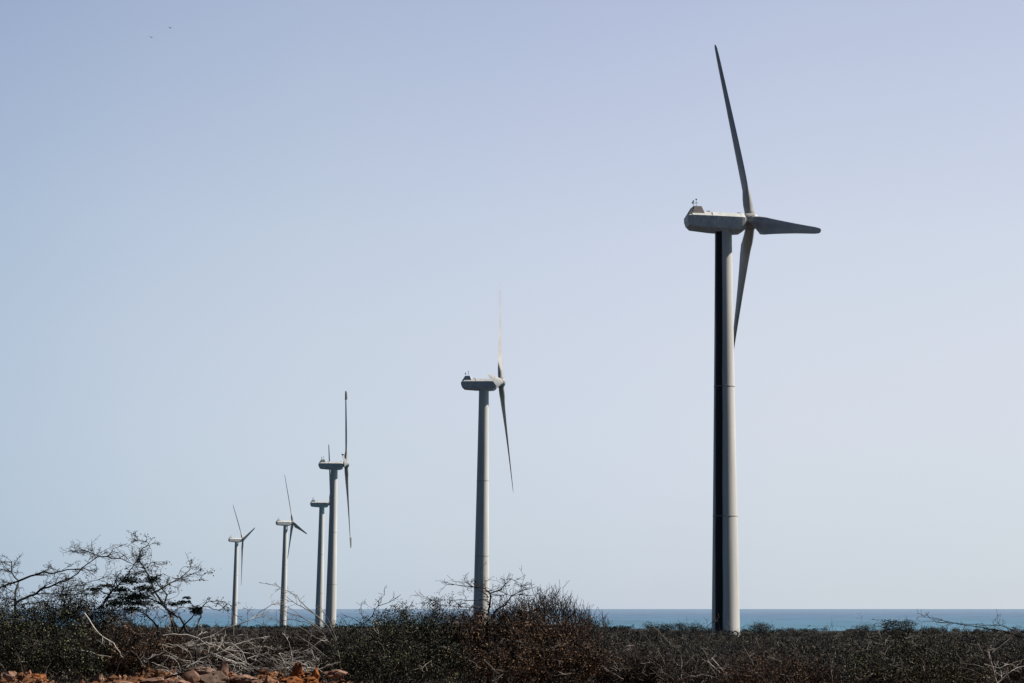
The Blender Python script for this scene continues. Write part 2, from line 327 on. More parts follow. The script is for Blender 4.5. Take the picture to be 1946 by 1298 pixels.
# half sunk tyres at the foot of the nearest turbine
def ring(name, c, rr, tr, rz, label):
    V, Fc = [], []; n, k = 24, 10
    for i in range(n):
        a = 2 * math.pi * i / n
        for j in range(k):
            b_ = 2 * math.pi * j / k; r_ = rr + tr * math.cos(b_)
            V.append((r_ * math.cos(a), tr * 1.2 * math.sin(b_), r_ * math.sin(a)))
    for i in range(n):
        for j in range(k):
            Fc.append((i * k + j, ((i + 1) % n) * k + j, ((i + 1) % n) * k + (j + 1) % k, i * k + (j + 1) % k))
    o = mesh_obj(name, V, Fc, M['black'], smooth=True, loc=c); o.rotation_euler = (R(8), 0, rz); tag(o, label, 'tyre', 'black rings at the foot of the tower')
for i, (px, lab) in enumerate(((1380, 'black ring half sunk at the tower foot, nearest to the dark streak'), (1388.5, 'middle one of the black rings half sunk at the tower foot'), (1397.5, 'black ring half sunk at the right edge of the tower foot'))):
    c = at(px, 1204.5, 262); ring('tyre', c, .34, .085, R(4 * i), lab)

# ------------------------------------------------------------------ plants
class Tubes:
    def __init__(s): s.V = []; s.F = []; s.n = 0
    def add(s, P, r0, r1, k=4):
        P = np.asarray(P, float); n = len(P)
        T = np.gradient(P, axis=0); T /= np.linalg.norm(T, axis=1)[:, None] + 1e-9
        ref = np.array([.31, .2, .93]) if abs(T[0][2]) < .9 else np.array([1., .1, 0])
        A = np.cross(T, ref); A /= np.linalg.norm(A, axis=1)[:, None] + 1e-9; B = np.cross(T, A)
        rr = np.linspace(r0, r1, n)[:, None]
        ang = 2 * np.pi * np.arange(k) / k
        V = (P[:, None, :] + rr[:, :, None] * (np.cos(ang)[None, :, None] * A[:, None, :] + np.sin(ang)[None, :, None] * B[:, None, :])).reshape(-1, 3)
        i = np.arange(n - 1)[:, None] * k; j = np.arange(k)[None, :]; j2 = (j + 1) % k
        Fc = np.stack([i + j, i + j2, i + k + j2, i + k + j], -1).reshape(-1, 4) + s.n
        s.V.append(V); s.F.append(Fc); s.n += len(V)
    def build(s, name, m, parent): return fast_obj(name, np.concatenate(s.V), np.concatenate(s.F), m, parent)
class Leaves:
    def __init__(s): s.V = []; s.n = 0
    def add(s, C, size, rng, elong=2.2, flat=0):
        n = len(C)
        if not n: return
        d = rng.normal(size=(n, 3)); d[:, 2] *= (1 - flat); d /= np.linalg.norm(d, axis=1)[:, None]
        q = rng.normal(size=(n, 3)); q = np.cross(d, q); q /= np.linalg.norm(q, axis=1)[:, None] + 1e-9
        s_ = (size * rng.uniform(.55, 1.4, n))[:, None]
        w_ = s_ / elong
        s.V.append(np.stack([C - d * s_ * .5, C + q * w_ * .5, C + d * s_ * .5, C - q * w_ * .5], 1).reshape(-1, 3)); s.n += n
    def build(s, name, m, parent):
        V = np.concatenate(s.V); return fast_obj(name, V, np.arange(len(V)).reshape(-1, 4), m, parent)
def grow(T, p, d, L, r_, depth, rng, curl=.35, flat=.6, kids=(2, 4), tips=None, k=3, up=0, ratio=.55):
    n = 4 + int(L > .35) * 2; P = [np.array(p)]; d = np.array(d, float); d /= np.linalg.norm(d) + 1e-9
    for i in range(n):
        j = rng.normal(size=3) * curl * .55; j[2] *= flat; j[2] += up * .12
        d = d + j; d /= np.linalg.norm(d); P.append(P[-1] + d * L / n)
    T.add(P, r_, max(r_ * .45, .0035), k)
    if tips is not None and depth <= 1: tips.extend(P[1:])
    if depth > 0:
        for c in range(rng.integers(kids[0], kids[1] + 1)):
            i = rng.integers(1, n + 1); dd = P[i] - P[i - 1]; dd /= np.linalg.norm(dd)
            s_ = rng.normal(size=3); s_[2] *= flat; s_ -= dd * s_.dot(dd); s_ /= np.linalg.norm(s_) + 1e-9
            grow(T, P[i], dd * .75 + s_ * .85, L * rng.uniform(ratio - .15, ratio + .15), r_ * .6, depth - 1, rng, curl, flat, kids, tips, k, up, ratio)
def limb(T, pts, Y0, rng, r0, r1, side=1.0, sl=.45, depth=1, dY=.25, tips=None, flat=.6, jit=.012, up=0, Yend=None):
    """a limb through points of the photograph, wandering in depth, with twigs grown from it"""
    n = len(pts); P = []; off = 0
    for i, (px, py) in enumerate(pts):
        base = Y0 if Yend is None else Y0 + (Yend - Y0) * i / max(1, n - 1)
        if i: off += rng.normal() * dY
        P.append(np.array(at(px, py, base + off)))
    out = [P[0]]
    for a, b_ in zip(P[:-1], P[1:]):
        m_ = max(2, int(np.linalg.norm(b_ - a) / .10))
        for q in range(1, m_ + 1):
            out.append(a + (b_ - a) * q / m_ + (rng.normal(size=3) * jit if q < m_ else 0))
    T.add(out, r0, r1, 5)
    if tips is not None: tips.extend(out[len(out) // 3:])
    cnt = rng.poisson(max(.1, side * sum(np.linalg.norm(out[i + 1] - out[i]) for i in range(len(out) - 1)) * 5))
    for c in range(cnt):
        i = rng.integers(max(1, len(out) // 6), len(out)); dd = out[i] - out[i - 1]; dd /= np.linalg.norm(dd) + 1e-9
        s_ = rng.normal(size=3); s_[2] *= flat; s_ -= dd * s_.dot(dd); s_ /= np.linalg.norm(s_) + 1e-9
        rr = (r0 + (r1 - r0) * i / len(out)) * .5
        grow(T, out[i], dd * .8 + s_ * .8, sl * rng.uniform(.4, 1.1), max(.0055, min(rr, .010)), depth, rng, flat=flat, tips=tips, up=up)
    return out
def plant(name, label, cat, anchor, group=None):
    o = empty(name, anchor); tag(o, label, cat, group); return o
def attach(root, *objs):
    for o in objs:
        o.parent = root; o.matrix_parent_inverse = Matrix.Translation(-Vector(root.location))
def gz(x, y): return ground(x, y)

def clumped(blobs, n, rng, per=34, r_=.075):
    C = blobs_points(blobs, max(1, n // per), rng, .42); k = rng.integers(0, len(C), n)
    return C[k] + rng.normal(size=(n, 3)) * r_ * rng.uniform(.5, 1.5, len(C))[k][:, None]
def blobs_points(blobs, n, rng, shell=.45):
    """blobs: (px, py, Y, rx px, ry px, depth m) -> n points inside them, denser towards the outside"""
    W = np.array([b_[3] * b_[4] for b_ in blobs], float); W /= W.sum(); out = []
    for b_, w_ in zip(blobs, W):
        k = int(n * w_); c = np.array(at(b_[0], b_[1], b_[2])); s_ = b_[2] / F
        d = rng.normal(size=(k, 3)); d /= np.linalg.norm(d, axis=1)[:, None]
        rr = rng.uniform(0, 1, k) ** shell
        lump = np.array([1 + .28 * noise.noise(Vector((q[0] * 2.3 + b_[0], q[1] * 2.3, q[2] * 2.3))) + .16 * noise.noise(Vector((q[0] * 6 + b_[0], q[1] * 6, q[2] * 6))) for q in d])
        out.append(c + d * (rr * lump)[:, None] * np.array([b_[3] * s_, b_[5], b_[4] * s_]))
    return np.concatenate(out)
def bush(label, blobs, n, leafm, barkm, seed, size=.05, twigs=160, tw_len=.5, spiky=0, cat='bush', name='bush', group='bushes along the dirt bank', elong=2.2, pale=0):
    rng = np.random.default_rng(seed); n = int(n * 1.4); size *= .82; elong = 3.4 if size >= .045 else elong
    c = at(blobs[0][0], blobs[0][1], blobs[0][2]); root = plant(name, label, cat, (c.x, c.y, gz(c.x, c.y)), group)
    T = Tubes(); Lv = Leaves(); tips = []
    base = np.array([c.x, c.y, gz(c.x, c.y)])
    P = blobs_points(blobs, twigs, rng, .33)
    for p in P:
        zb = base[2]; foot = np.array([base[0] * .25 + p[0] * .75, base[1] * .5 + p[1] * .5, zb])
        d = p - foot + rng.normal(size=3) * .25; d[2] = abs(d[2]) * .6 + .1
        grow(T, p - d / np.linalg.norm(d) * tw_len * .5, d, tw_len * rng.uniform(.6, 1.3), rng.uniform(.004, .009), 1, rng, curl=.3, flat=.9, tips=tips, up=spiky)
    for q in range(max(6, twigs // 14)):                       # stems from the ground
        p = P[rng.integers(len(P))]; foot = np.array([base[0] * .5 + p[0] * .5 + rng.normal() * .1, base[1] + rng.normal() * .15, gz(base[0], base[1]) - .05])
        mid = foot * .5 + p * .5 + rng.normal(size=3) * .1
        tt = np.linspace(0, 1, 8)[:, None]; T.add(foot * (1 - tt) ** 2 + 2 * mid * tt * (1 - tt) + p * tt ** 2 + rng.normal(size=(8, 3)) * .012, rng.uniform(.012, .022), .006, 5)
    Lv.add(clumped(blobs, int(n * .85), rng), size, rng, elong)
    tp = np.array(tips); k = rng.integers(0, len(tp), int(n * .3)); Lv.add(tp[k] + rng.normal(size=(len(k), 3)) * .03, size, rng, elong)
    nb = sum(len(f) for f in T.F)
    if pale:
        for p in blobs_points(blobs, pale, rng, .2):
            p = p - np.array([0, .25, 0]); d = rng.normal(size=3); d[2] *= .6
            grow(T, p, d, rng.uniform(.15, .5), .009, 1, rng, curl=.45)
    o = T.build('branches', barkm, None); o.data.materials.append(M['dead_gy']); nf = len(o.data.polygons)
    mi = np.zeros(nf, dtype=np.int32); mi[nb:] = 1; o.data.polygons.foreach_set('material_index', mi)
    attach(root, o, Lv.build('foliage', leafm, None))
    return root

# --- the umbrella thorn tree on the far left
rng = np.random.default_rng(5)
def tree(label, limbs, Y, foot_px, seed, barkm, leafm=None, leaves=0, clumps=(), name='thorn_tree', cat='tree', group=None, side=1.2, sl=.4, depth=2, lsize=.045, dY=.2, flat=.6):
    rng = np.random.default_rng(seed); a = at(foot_px[0], foot_px[1], Y)
    root = plant(name, label, cat, (a.x, a.y, gz(a.x, a.y)), group)
    T = Tubes(); tips = []
    for l in limbs:
        pts, r0, r1 = l[0], l[1], l[2]; sd = side * (l[3] if len(l) > 3 else 1)
        limb(T, pts, Y, rng, r0, r1, sd, sl, depth, dY, tips, flat)
    g = (a.x, a.y, gz(a.x, a.y) - .05)
    attach(root, T.build('branches', barkm, None))
    T0 = Tubes()
    f0 = at(*limbs[0][0][0], Y)
    T0.add([g, (g[0] * .5 + f0.x * .5 + .03, Y, (g[2] + f0.z) / 2), (f0.x, f0.y, f0.z)], limbs[0][1] * 1.5, limbs[0][1], 7)
    attach(root, T0.build('trunk', barkm, None))
    if leafm:
        Lv = Leaves()
        if leaves:
            tp = np.array(tips); k = rng.integers(0, len(tp), leaves); Lv.add(tp[k] + rng.normal(size=(leaves, 3)) * np.array([.05, .08, .025]), lsize, rng, 2.0, .4)
        for (px, py, rx, ry, n) in clumps:
            C = blobs_points([(px, py, Y + rng.normal() * .3, rx, ry, rx / F * Y * .8)], n, rng, .6); Lv.add(C, lsize, rng, 1.8, .4)
            T3 = None
        attach(root, Lv.build('foliage', leafm, None))
    return root
tree('wide leafless thorn tree spreading flat dark branches at the left edge', [
    ([(27, 1195), (28, 1176), (29, 1130), (36, 1104), (22, 1088), (22, 1067)], .030, .010, .7),
    ([(36, 1104), (69, 1092), (97, 1090), (116, 1086), (139, 1082), (162, 1081), (180, 1087), (184, 1079)], .022, .005),
    ([(29, 1148), (58, 1132), (81, 1118), (104, 1111), (130, 1102), (148, 1090), (166, 1072), (185, 1058), (203, 1057), (215, 1043)], .026, .006, .8),
    ([(203, 1058), (180, 1054), (160, 1050), (139, 1049)], .010, .003, .8), ([(185, 1055), (165, 1048), (144, 1039)], .009, .003, .5),
    ([(204, 1058), (231, 1062), (252, 1072), (262, 1082)], .013, .005, .6), ([(203, 1058), (222, 1050), (238, 1058), (246, 1067)], .008, .003, .4),
    ([(123, 1158), (117, 1125), (123, 1102), (124, 1090)], .018, .006, .7),
    ([(36, 1104), (10, 1112), (-15, 1125)], .02, .006, 1.5), ([(22, 1088), (5, 1082), (-20, 1080)], .012, .004), ([(22, 1069), (8, 1068), (-12, 1068)], .008, .003, .5),
    ([(30, 1140), (5, 1135), (-20, 1138)], .015, .005, 1.8), ([(60, 1130), (90, 1128), (130, 1131), (160, 1128)], .012, .004, 1.6), ([(30, 1150), (70, 1146), (110, 1140), (150, 1142)], .014, .004, 1.6),
    ([(100, 1112), (130, 1116), (165, 1108), (195, 1098), (225, 1092)], .010, .003, .8), ([(116, 1125), (140, 1122), (165, 1128)], .010, .004, 1.2)],
    38.5, (27, 1270), 11, M['bark_dk'], None, side=2.3, sl=.30, flat=.36)
tree('thorn tree with green leaf tufts in its crown, its thin stems crossing over the sea', [
    ([(333, 1205), (324, 1169), (312, 1150), (298, 1130), (287, 1104), (275, 1081), (264, 1062), (268, 1046), (280, 1037), (279, 1030), (266, 1027), (254, 1027)], .028, .004, .55),
    ([(358, 1203), (342, 1173), (319, 1160), (298, 1143), (278, 1136), (243, 1130), (215, 1128)], .026, .006, .8),
    ([(340, 1205), (328, 1172), (314, 1152)], .022, .014, .3),
    ([(305, 1200), (282, 1173), (271, 1164), (250, 1160)], .022, .01, .6),
    ([(290, 1128), (319, 1111), (342, 1099), (361, 1083), (366, 1077), (349, 1077)], .020, .004, .8),
    ([(366, 1077), (377, 1077), (385, 1066)], .006, .003, .4), ([(342, 1099), (370, 1089), (382, 1095)], .010, .003, .8), ([(330, 1105), (360, 1104), (380, 1101), (391, 1088)], .010, .003, .6),
    ([(312, 1150), (318, 1130), (300, 1110), (285, 1095), (270, 1078)], .016, .004, .6),
    ([(185, 1158), (208, 1130), (222, 1116), (240, 1093), (254, 1076), (264, 1064)], .022, .006, 1.0),
    ([(208, 1130), (190, 1122), (172, 1121)], .01, .003, 1.6), ([(222, 1116), (205, 1112), (190, 1113)], .01, .003, 1.6),
    ([(275, 1081), (292, 1068), (305, 1072)], .009, .003, .8), ([(287, 1100), (310, 1090), (330, 1098)], .009, .003, 1.2), ([(264, 1062), (250, 1058), (238, 1064)], .008, .003, .6),
    ([(200, 1150), (230, 1146), (262, 1148), (290, 1150)], .012, .004, 1.8), ([(200, 1142), (235, 1138), (268, 1128), (300, 1124)], .012, .004, 1.8), ([(190, 1165), (225, 1160), (255, 1166)], .012, .004, 1.6),
    ([(225, 1112), (250, 1108), (278, 1106), (300, 1112)], .010, .003, 1.6)],
    37.5, (322, 1270), 12, M['bark_dk'], M['leaf_dk'], 1200, [(245, 1102, 26, 7, 420), (289, 1102, 16, 7, 240), (261, 1132, 36, 9, 700), (203, 1113, 17, 4, 170), (180, 1120, 16, 4, 140), (222, 1146, 26, 8, 380), (252, 1158, 18, 6, 300), (230, 1120, 20, 6, 300), (275, 1118, 22, 6, 300), (262, 1146, 26, 6, 300), (240, 1136, 24, 5, 260)], side=1.7, sl=.25, flat=.32)
tree('slim thorn sapling with one round green tuft and a long arching bare branch', [
    ([(372, 1215), (378, 1180), (382, 1160), (386, 1151), (398, 1142), (416, 1142), (435, 1148), (446, 1160)], .018, .005, .5),
    ([(340, 1203), (358, 1180), (370, 1165), (368, 1152), (360, 1140), (351, 1134)], .018, .004, .5),
    ([(386, 1153), (416, 1160), (435, 1157), (444, 1166)], .009, .003, .8), ([(382, 1158), (350, 1155), (322, 1152)], .010, .003, .8), ([(398, 1142), (420, 1150), (440, 1168)], .007, .003, .5)],
    37.0, (371, 1262), 13, M['bark_dk'], M['leaf_dk'], 160, [(373, 1160, 13, 9, 420), (331, 1148, 20, 4, 220), (352, 1144, 14, 3, 130), (355, 1136, 8, 3, 60)], side=.6, sl=.3, depth=1)
tree('bare thorn tree with flat layered twigs in front of the second turbine', [
    ([(926, 1185), (928, 1170), (931, 1147), (931, 1128), (923, 1119), (910, 1117), (898, 1115), (875, 1113), (852, 1110)], .024, .004, .8),
    ([(931, 1128), (951, 1122), (960, 1110), (970, 1101), (980, 1103)], .014, .004, .8),
    ([(928, 1140), (898, 1141), (854, 1140), (812, 1138)], .010, .003, .5), ([(928, 1136), (919, 1126), (903, 1117), (890, 1110)], .012, .004, .7),
    ([(925, 1160), (895, 1154), (860, 1152)], .009, .003, .6), ([(931, 1120), (915, 1106), (935, 1101)], .006, .003, .6),
    ([(938, 1175), (942, 1161), (958, 1152), (972, 1133), (988, 1124), (1004, 1119), (1018, 1115)], .020, .005, .8),
    ([(972, 1133), (955, 1131), (935, 1133)], .008, .003, .8), ([(988, 1124), (991, 1114), (1000, 1112)], .007, .003, .8), ([(985, 1130), (1004, 1132), (1025, 1127)], .009, .003, .8),
    ([(972, 1133), (968, 1122), (975, 1117)], .007, .003, .6)],
    37.2, (927, 1260), 14, M['bark_dk'], None, side=1.3, sl=.28, depth=2, flat=.4)

# --- dense bushes
bush('dense dark green bush filling the lower left corner, dirt and rocks below it', [(40, 1225, 37, 95, 66, 1.0), (110, 1200, 37.4, 80, 66, .9), (150, 1240, 36.2, 80, 52, .8), (-20, 1208, 37, 80, 62, .9), (60, 1252, 36.2, 80, 36, .6), (165, 1180, 37.8, 50, 46, .7), (130, 1163, 37.8, 40, 26, .5), (205, 1185, 37.8, 40, 36, .6), (60, 1180, 38.2, 60, 36, .6), (0, 1175, 38.2, 50, 30, .6), (165, 1275, 35.2, 30, 26, .3)], 38000, M['leaf'], M['bark_dk'], 21, .045, 260, .42, pale=26)
bush('reddish brown twiggy bush just right of the dark corner bush', [(230, 1225, 36.8, 68, 38, .7), (270, 1250, 36.3, 70, 34, .6), (200, 1262, 36.2, 60, 26, .5), (318, 1235, 37.2, 45, 30, .6)], 11000, M['leaf_bn'], M['bark_br'], 22, .06, 520, .42, pale=40)
bush('low brown bush behind the heap of bleached branches', [(540, 1232, 38.8, 70, 30, .8), (620, 1238, 38.4, 60, 36, .8), (470, 1242, 39.2, 60, 26, .8), (600, 1262, 37.6, 50, 26, .6), (400, 1250, 39.4, 70, 25, .8)], 11000, M['leaf_gy'], M['bark_br'], 23, .06, 480, .4, pale=50)
bush('broad dark green leafy bush left of the second turbine', [(700, 1235, 37, 75, 55, .9), (770, 1215, 37.6, 70, 50, .9), (830, 1230, 37.2, 60, 55, .9), (660, 1262, 36.4, 50, 36, .6), (760, 1265, 36.2, 90, 36, .7), (767, 1170, 37.8, 13, 26, .3), (830, 1166, 37.8, 13, 24, .3), (735, 1185, 37.8, 28, 18, .4), (800, 1182, 37.8, 34, 20, .4), (860, 1190, 38, 40, 26, .5), (860, 1262, 36.4, 60, 36, .6)], 32000, M['leaf'], M['bark_dk'], 24, .043, 300, .36, pale=30)
bush('large russet brown bush at the centre of the thicket', [(930, 1225, 37.4, 90, 55, 1), (1020, 1222, 37.2, 80, 52, 1), (1085, 1240, 37.0, 65, 44, .8), (960, 1262, 36.2, 90, 36, .7), (1060, 1266, 36.2, 85, 34, .7), (880, 1198, 37.9, 50, 36, .7), (930, 1188, 38, 50, 30, .6), (985, 1186, 38, 50, 30, .6), (1050, 1196, 38, 50, 24, .6), (1085, 1200, 37.8, 40, 22, .6), (1130, 1262, 36.6, 50, 32, .6)], 30000, M['leaf_bn'], M['bark_br'], 25, .060, 620, .36, pale=36)
bush('spiky upright bare shrub rising over the brown bush right of the thorn tree', [(1135, 1190, 38.6, 26, 9, .4), (975, 1168, 38.8, 40, 18, .5), (1015, 1162, 38.6, 38, 20, .5), (1048, 1154, 38.6, 30, 22, .5), (1080, 1172, 38.6, 30, 18, .5), (1108, 1184, 38.6, 24, 12, .4)], 420, M['leaf_dk'], M['bark_dk'], 26, .035, 330, .34, spiky=1.0, name='shrub', cat='shrub')
bush('brown bush at the bottom right of the centre, below the dark scrub', [(1450, 1275, 37, 70, 32, .7), (1520, 1285, 36.6, 60, 26, .6), (1405, 1290, 36.4, 50, 24, .5), (1560, 1292, 36.6, 40, 20, .5)], 8000, M['leaf_bn'], M['bark_br'], 27, .04, 320, .36, pale=30)
bush('speckled dense green and brown bush in the lower right', [(1700, 1255, 37.2, 80, 46, .9), (1770, 1258, 37.2, 75, 42, .9), (1640, 1272, 36.6, 55, 36, .7), (1840, 1270, 37, 60, 36, .8), (1730, 1282, 36.2, 110, 26, .6)], 24000, M['leaf'], M['bark_br'], 28, .040, 300, .34, pale=60)
bush('dark bush at the lower right edge behind the pale stems', [(1905, 1270, 38.5, 60, 36, .8), (1960, 1265, 38.5, 50, 42, .8), (1870, 1288, 38, 50, 20, .6)], 7000, M['leaf_gy'], M['bark_dk'], 29, .045, 220, .36, pale=30)
bush('grey brown twiggy bush left of the dead branch tangle in the lower right', [(1215, 1275, 37.2, 60, 30, .7), (1170, 1282, 36.8, 50, 26, .6), (1260, 1285, 37, 45, 24, .6)], 8000, M['leaf_gy'], M['bark_br'], 30, .042, 320, .36, pale=40)
bush('dark low bush directly below the foot of the nearest turbine', [(1330, 1272, 39.5, 75, 30, .8), (1400, 1258, 41, 50, 26, .8)], 8000, M['leaf_gy'], M['bark_dk'], 31, .042, 240, .34, pale=20)

# --- dead branches
def dead(label, limbs, Y, seed, m, name='dead_branch', group=None, side=.5, sl=.25, depth=1, dY=.12, cat='branch', Yend=None):
    rng = np.random.default_rng(seed); a = at(*limbs[0][0][0], Y)
    root = plant(name, label, cat, (a.x, a.y, gz(a.x, a.y)), group); T = Tubes()
    for l in limbs: limb(T, l[0], Y, rng, l[1], l[2], l[3] if len(l) > 3 else side, sl, depth, dY, None, .6, .008)
    o = T.build('wood', m, None); attach(root, o); return root
dead('long bleached dead branch slanting up across the foot of the farthest turbine', [([(352, 1226), (385, 1214), (410, 1205), (429, 1193), (449, 1188), (473, 1179), (486, 1170), (498, 1160), (512, 1152), (525, 1147)], .016, .005, .35)], 36.6, 41, M['dead'])
dead('thin upright dead stem crossing the foot of the farthest turbine', [([(447, 1240), (446, 1221), (443, 1205), (444, 1189), (441, 1161)], .012, .005, .3)], 36.4, 42, M['dead_gy'])
dead('dead shrub fanning dark and pale branches up and left before the overlapping turbines', [
    ([(641, 1240), (639, 1223), (623, 1191), (597, 1166), (572, 1152), (549, 1138), (541, 1130)], .018, .004, .7),
    ([(597, 1166), (580, 1152), (569, 1142), (565, 1132), (547, 1123), (530, 1115), (505, 1108)], .010, .003, .4),
    ([(639, 1223), (604, 1191), (577, 1175), (553, 1166), (530, 1158)], .014, .004, .9), ([(641, 1222), (627, 1184), (616, 1166), (606, 1150)], .013, .004, .6),
    ([(630, 1225), (610, 1200), (590, 1185), (560, 1178), (530, 1180), (505, 1170)], .011, .003, .8), ([(645, 1235), (600, 1212), (570, 1192), (528, 1193), (500, 1186), (480, 1177)], .010, .003, .6),
    ([(577, 1175), (556, 1158), (535, 1148)], .006, .003, .8)], 37.6, 43, M['dead_gy'], name='dead_shrub', cat='shrub', side=.8, sl=.26)
dead('dark dead branch lying aslant in the low brown bush', [([(640, 1268), (625, 1251), (595, 1228), (572, 1212), (558, 1203)], .014, .005, .6)], 36.5, 44, M['dead_gy'])
dead('bare forked branch reaching up right over the sea between the first two gaps', [
    ([(640, 1240), (648, 1221), (669, 1200), (690, 1186), (708, 1170), (718, 1152), (739, 1145), (762, 1130)], .018, .004, .4),
    ([(718, 1152), (720, 1140), (731, 1130), (718, 1127)], .007, .003, .5), ([(690, 1186), (690, 1172), (682, 1160)], .006, .003, .8), ([(690, 1186), (672, 1175), (652, 1168)], .007, .003, .6), ([(708, 1168), (730, 1172), (748, 1178)], .007, .003, .6)], 37.8, 45, M['bark_dk'], name='bare_branch')
dead('long flat bare branch reaching left over the sea from the right edge', [
    ([(1960, 1216), (1942, 1209), (1917, 1202), (1890, 1196), (1844, 1189), (1805, 1184), (1775, 1181), (1750, 1182)], .016, .004, .8),
    ([(1935, 1200), (1912, 1192), (1890, 1189), (1821, 1185), (1795, 1180), (1765, 1175)], .010, .003, .7), ([(1864, 1262), (1890, 1232), (1922, 1209)], .020, .014, .3), ([(1805, 1184), (1782, 1175), (1745, 1172)], .007, .003, .8),
    ([(1917, 1202), (1912, 1190), (1898, 1186)], .008, .003, .9)], 38.0, 46, M['bark_dk'], name='bare_branch')
dead('pale forked dead stems standing in the lower right corner', [
    ([(1896, 1300), (1887, 1267), (1880, 1248), (1876, 1235)], .012, .004, .6), ([(1896, 1298), (1924, 1274), (1945, 1266)], .012, .005, .6), ([(1922, 1209), (1900, 1230), (1886, 1240), (1893, 1222)], .008, .003, .4), ([(1870, 1262), (1900, 1270), (1950, 1250)], .007, .003, .8)], 36.4, 47, M['dead'])
dead('tangle of twisted dead branches below the nearest turbine', [
    ([(1285, 1296), (1300, 1265), (1323, 1243), (1335, 1232)], .020, .006, .8), ([(1284, 1298), (1310, 1285), (1345, 1284), (1372, 1292)], .016, .006, .8), ([(1294, 1290), (1294, 1239), (1323, 1208), (1341, 1196), (1351, 1184)], .016, .005, .5),
    ([(1242, 1192), (1265, 1215), (1284, 1231), (1303, 1248)], .010, .004, .7), ([(1370, 1298), (1352, 1270), (1340, 1240), (1330, 1228)], .014, .005, .8), ([(1230, 1290), (1245, 1278), (1262, 1278), (1270, 1296)], .012, .006, .6), ([(1210, 1265), (1236, 1252), (1256, 1266)], .010, .004, .8), ([(1320, 1290), (1332, 1262), (1350, 1254)], .012, .005, .9)], 36.8, 48, M['dead_gy'], name='dead_shrub', cat='shrub', side=1.0, sl=.26)
dead('two straight pale dead sticks leaning right beside the dead branch tangle', [([(1352, 1250), (1370, 1270), (1396, 1297)], .009, .006, .2), ([(1345, 1256), (1366, 1276), (1388, 1300)], .008, .005, .2)], 36.5, 49, M['dead'])
dead('pale dead branch lying in the corner bush above the dirt', [([(160, 1165), (175, 1187), (195, 1210), (216, 1222), (228, 1240), (235, 1250), (226, 1262), (215, 1291)], .013, .006, .5)], 35.6, 50, M['dead'])
dead('short pale stick poking out of the rubble at the far left', [([(82, 1292), (88, 1275), (97, 1260)], .010, .005, .1)], 34.6, 51, M['dead'])
dead('pale branch fragment lying crosswise in the brown twiggy bush', [([(153, 1236), (175, 1240), (192, 1246), (212, 1249)], .009, .004, .4)], 35.6, 52, M['dead'])
dead('slender pale branch rising in the dark scrub right of the brown bush', [([(1163, 1247), (1180, 1238), (1190, 1228), (1205, 1226)], .009, .004, .8), ([(1150, 1255), (1163, 1247), (1158, 1235)], .007, .003, .8)], 40, 53, M['dead'])
# the heap
rng = np.random.default_rng(60); a = at(470, 1240, 36); root = plant('brushwood_heap', 'tangled heap of bleached dead branches on the reddish bank', 'brushwood heap', (a.x, a.y, gz(a.x, a.y)))
T = Tubes()
KIND = []
for q in range(120):
    px, py = rng.uniform(272, 590), 0
    top = 1207 + 52 * abs((px - 390) / 210) ** 1.5
    py = rng.uniform(top, 1284); ln = rng.uniform(20, 70); an = rng.normal(-.25, .75)
    if rng.random() < .35: an = math.atan2(1245 - py, 415 - px) if px < 415 else math.atan2(py - 1245, px - 415)
    p = [(px, py)]
    for s_ in range(4):
        an += rng.normal() * .28; p.append((p[-1][0] + math.cos(an) * ln / 4, p[-1][1] + math.sin(an) * ln / 4))
    n0 = sum(len(f) for f in T.F)
    limb(T, p, rng.uniform(34.7, 36.3), rng, rng.uniform(.0045, .0115), .003, .7, .2, 1, .08, None, .7, .009)
    KIND += [0 if q % 5 < 2 else 1] * (sum(len(f) for f in T.F) - n0)
for p in ([(310, 1208), (330, 1205), (355, 1206), (378, 1213), (400, 1230)], [(352, 1228), (380, 1225), (415, 1222), (440, 1222), (462, 1240), (478, 1242)], [(405, 1245), (430, 1235), (460, 1238), (470, 1262)], [(400, 1240), (430, 1252), (455, 1262)], [(412, 1236), (420, 1225), (422, 1210)], [(470, 1252), (490, 1245), (510, 1240)]):
    limb(T, p, 35.5, rng, .012, .005, .6, .2, 1, .05, None, .7, .006)
o = T.build('branches', M['dead'], None); o.data.materials.append(M['dead_gy']); KIND += [0] * (len(o.data.polygons) - len(KIND))
o.data.polygons.foreach_set('material_index', KIND); attach(root, o)

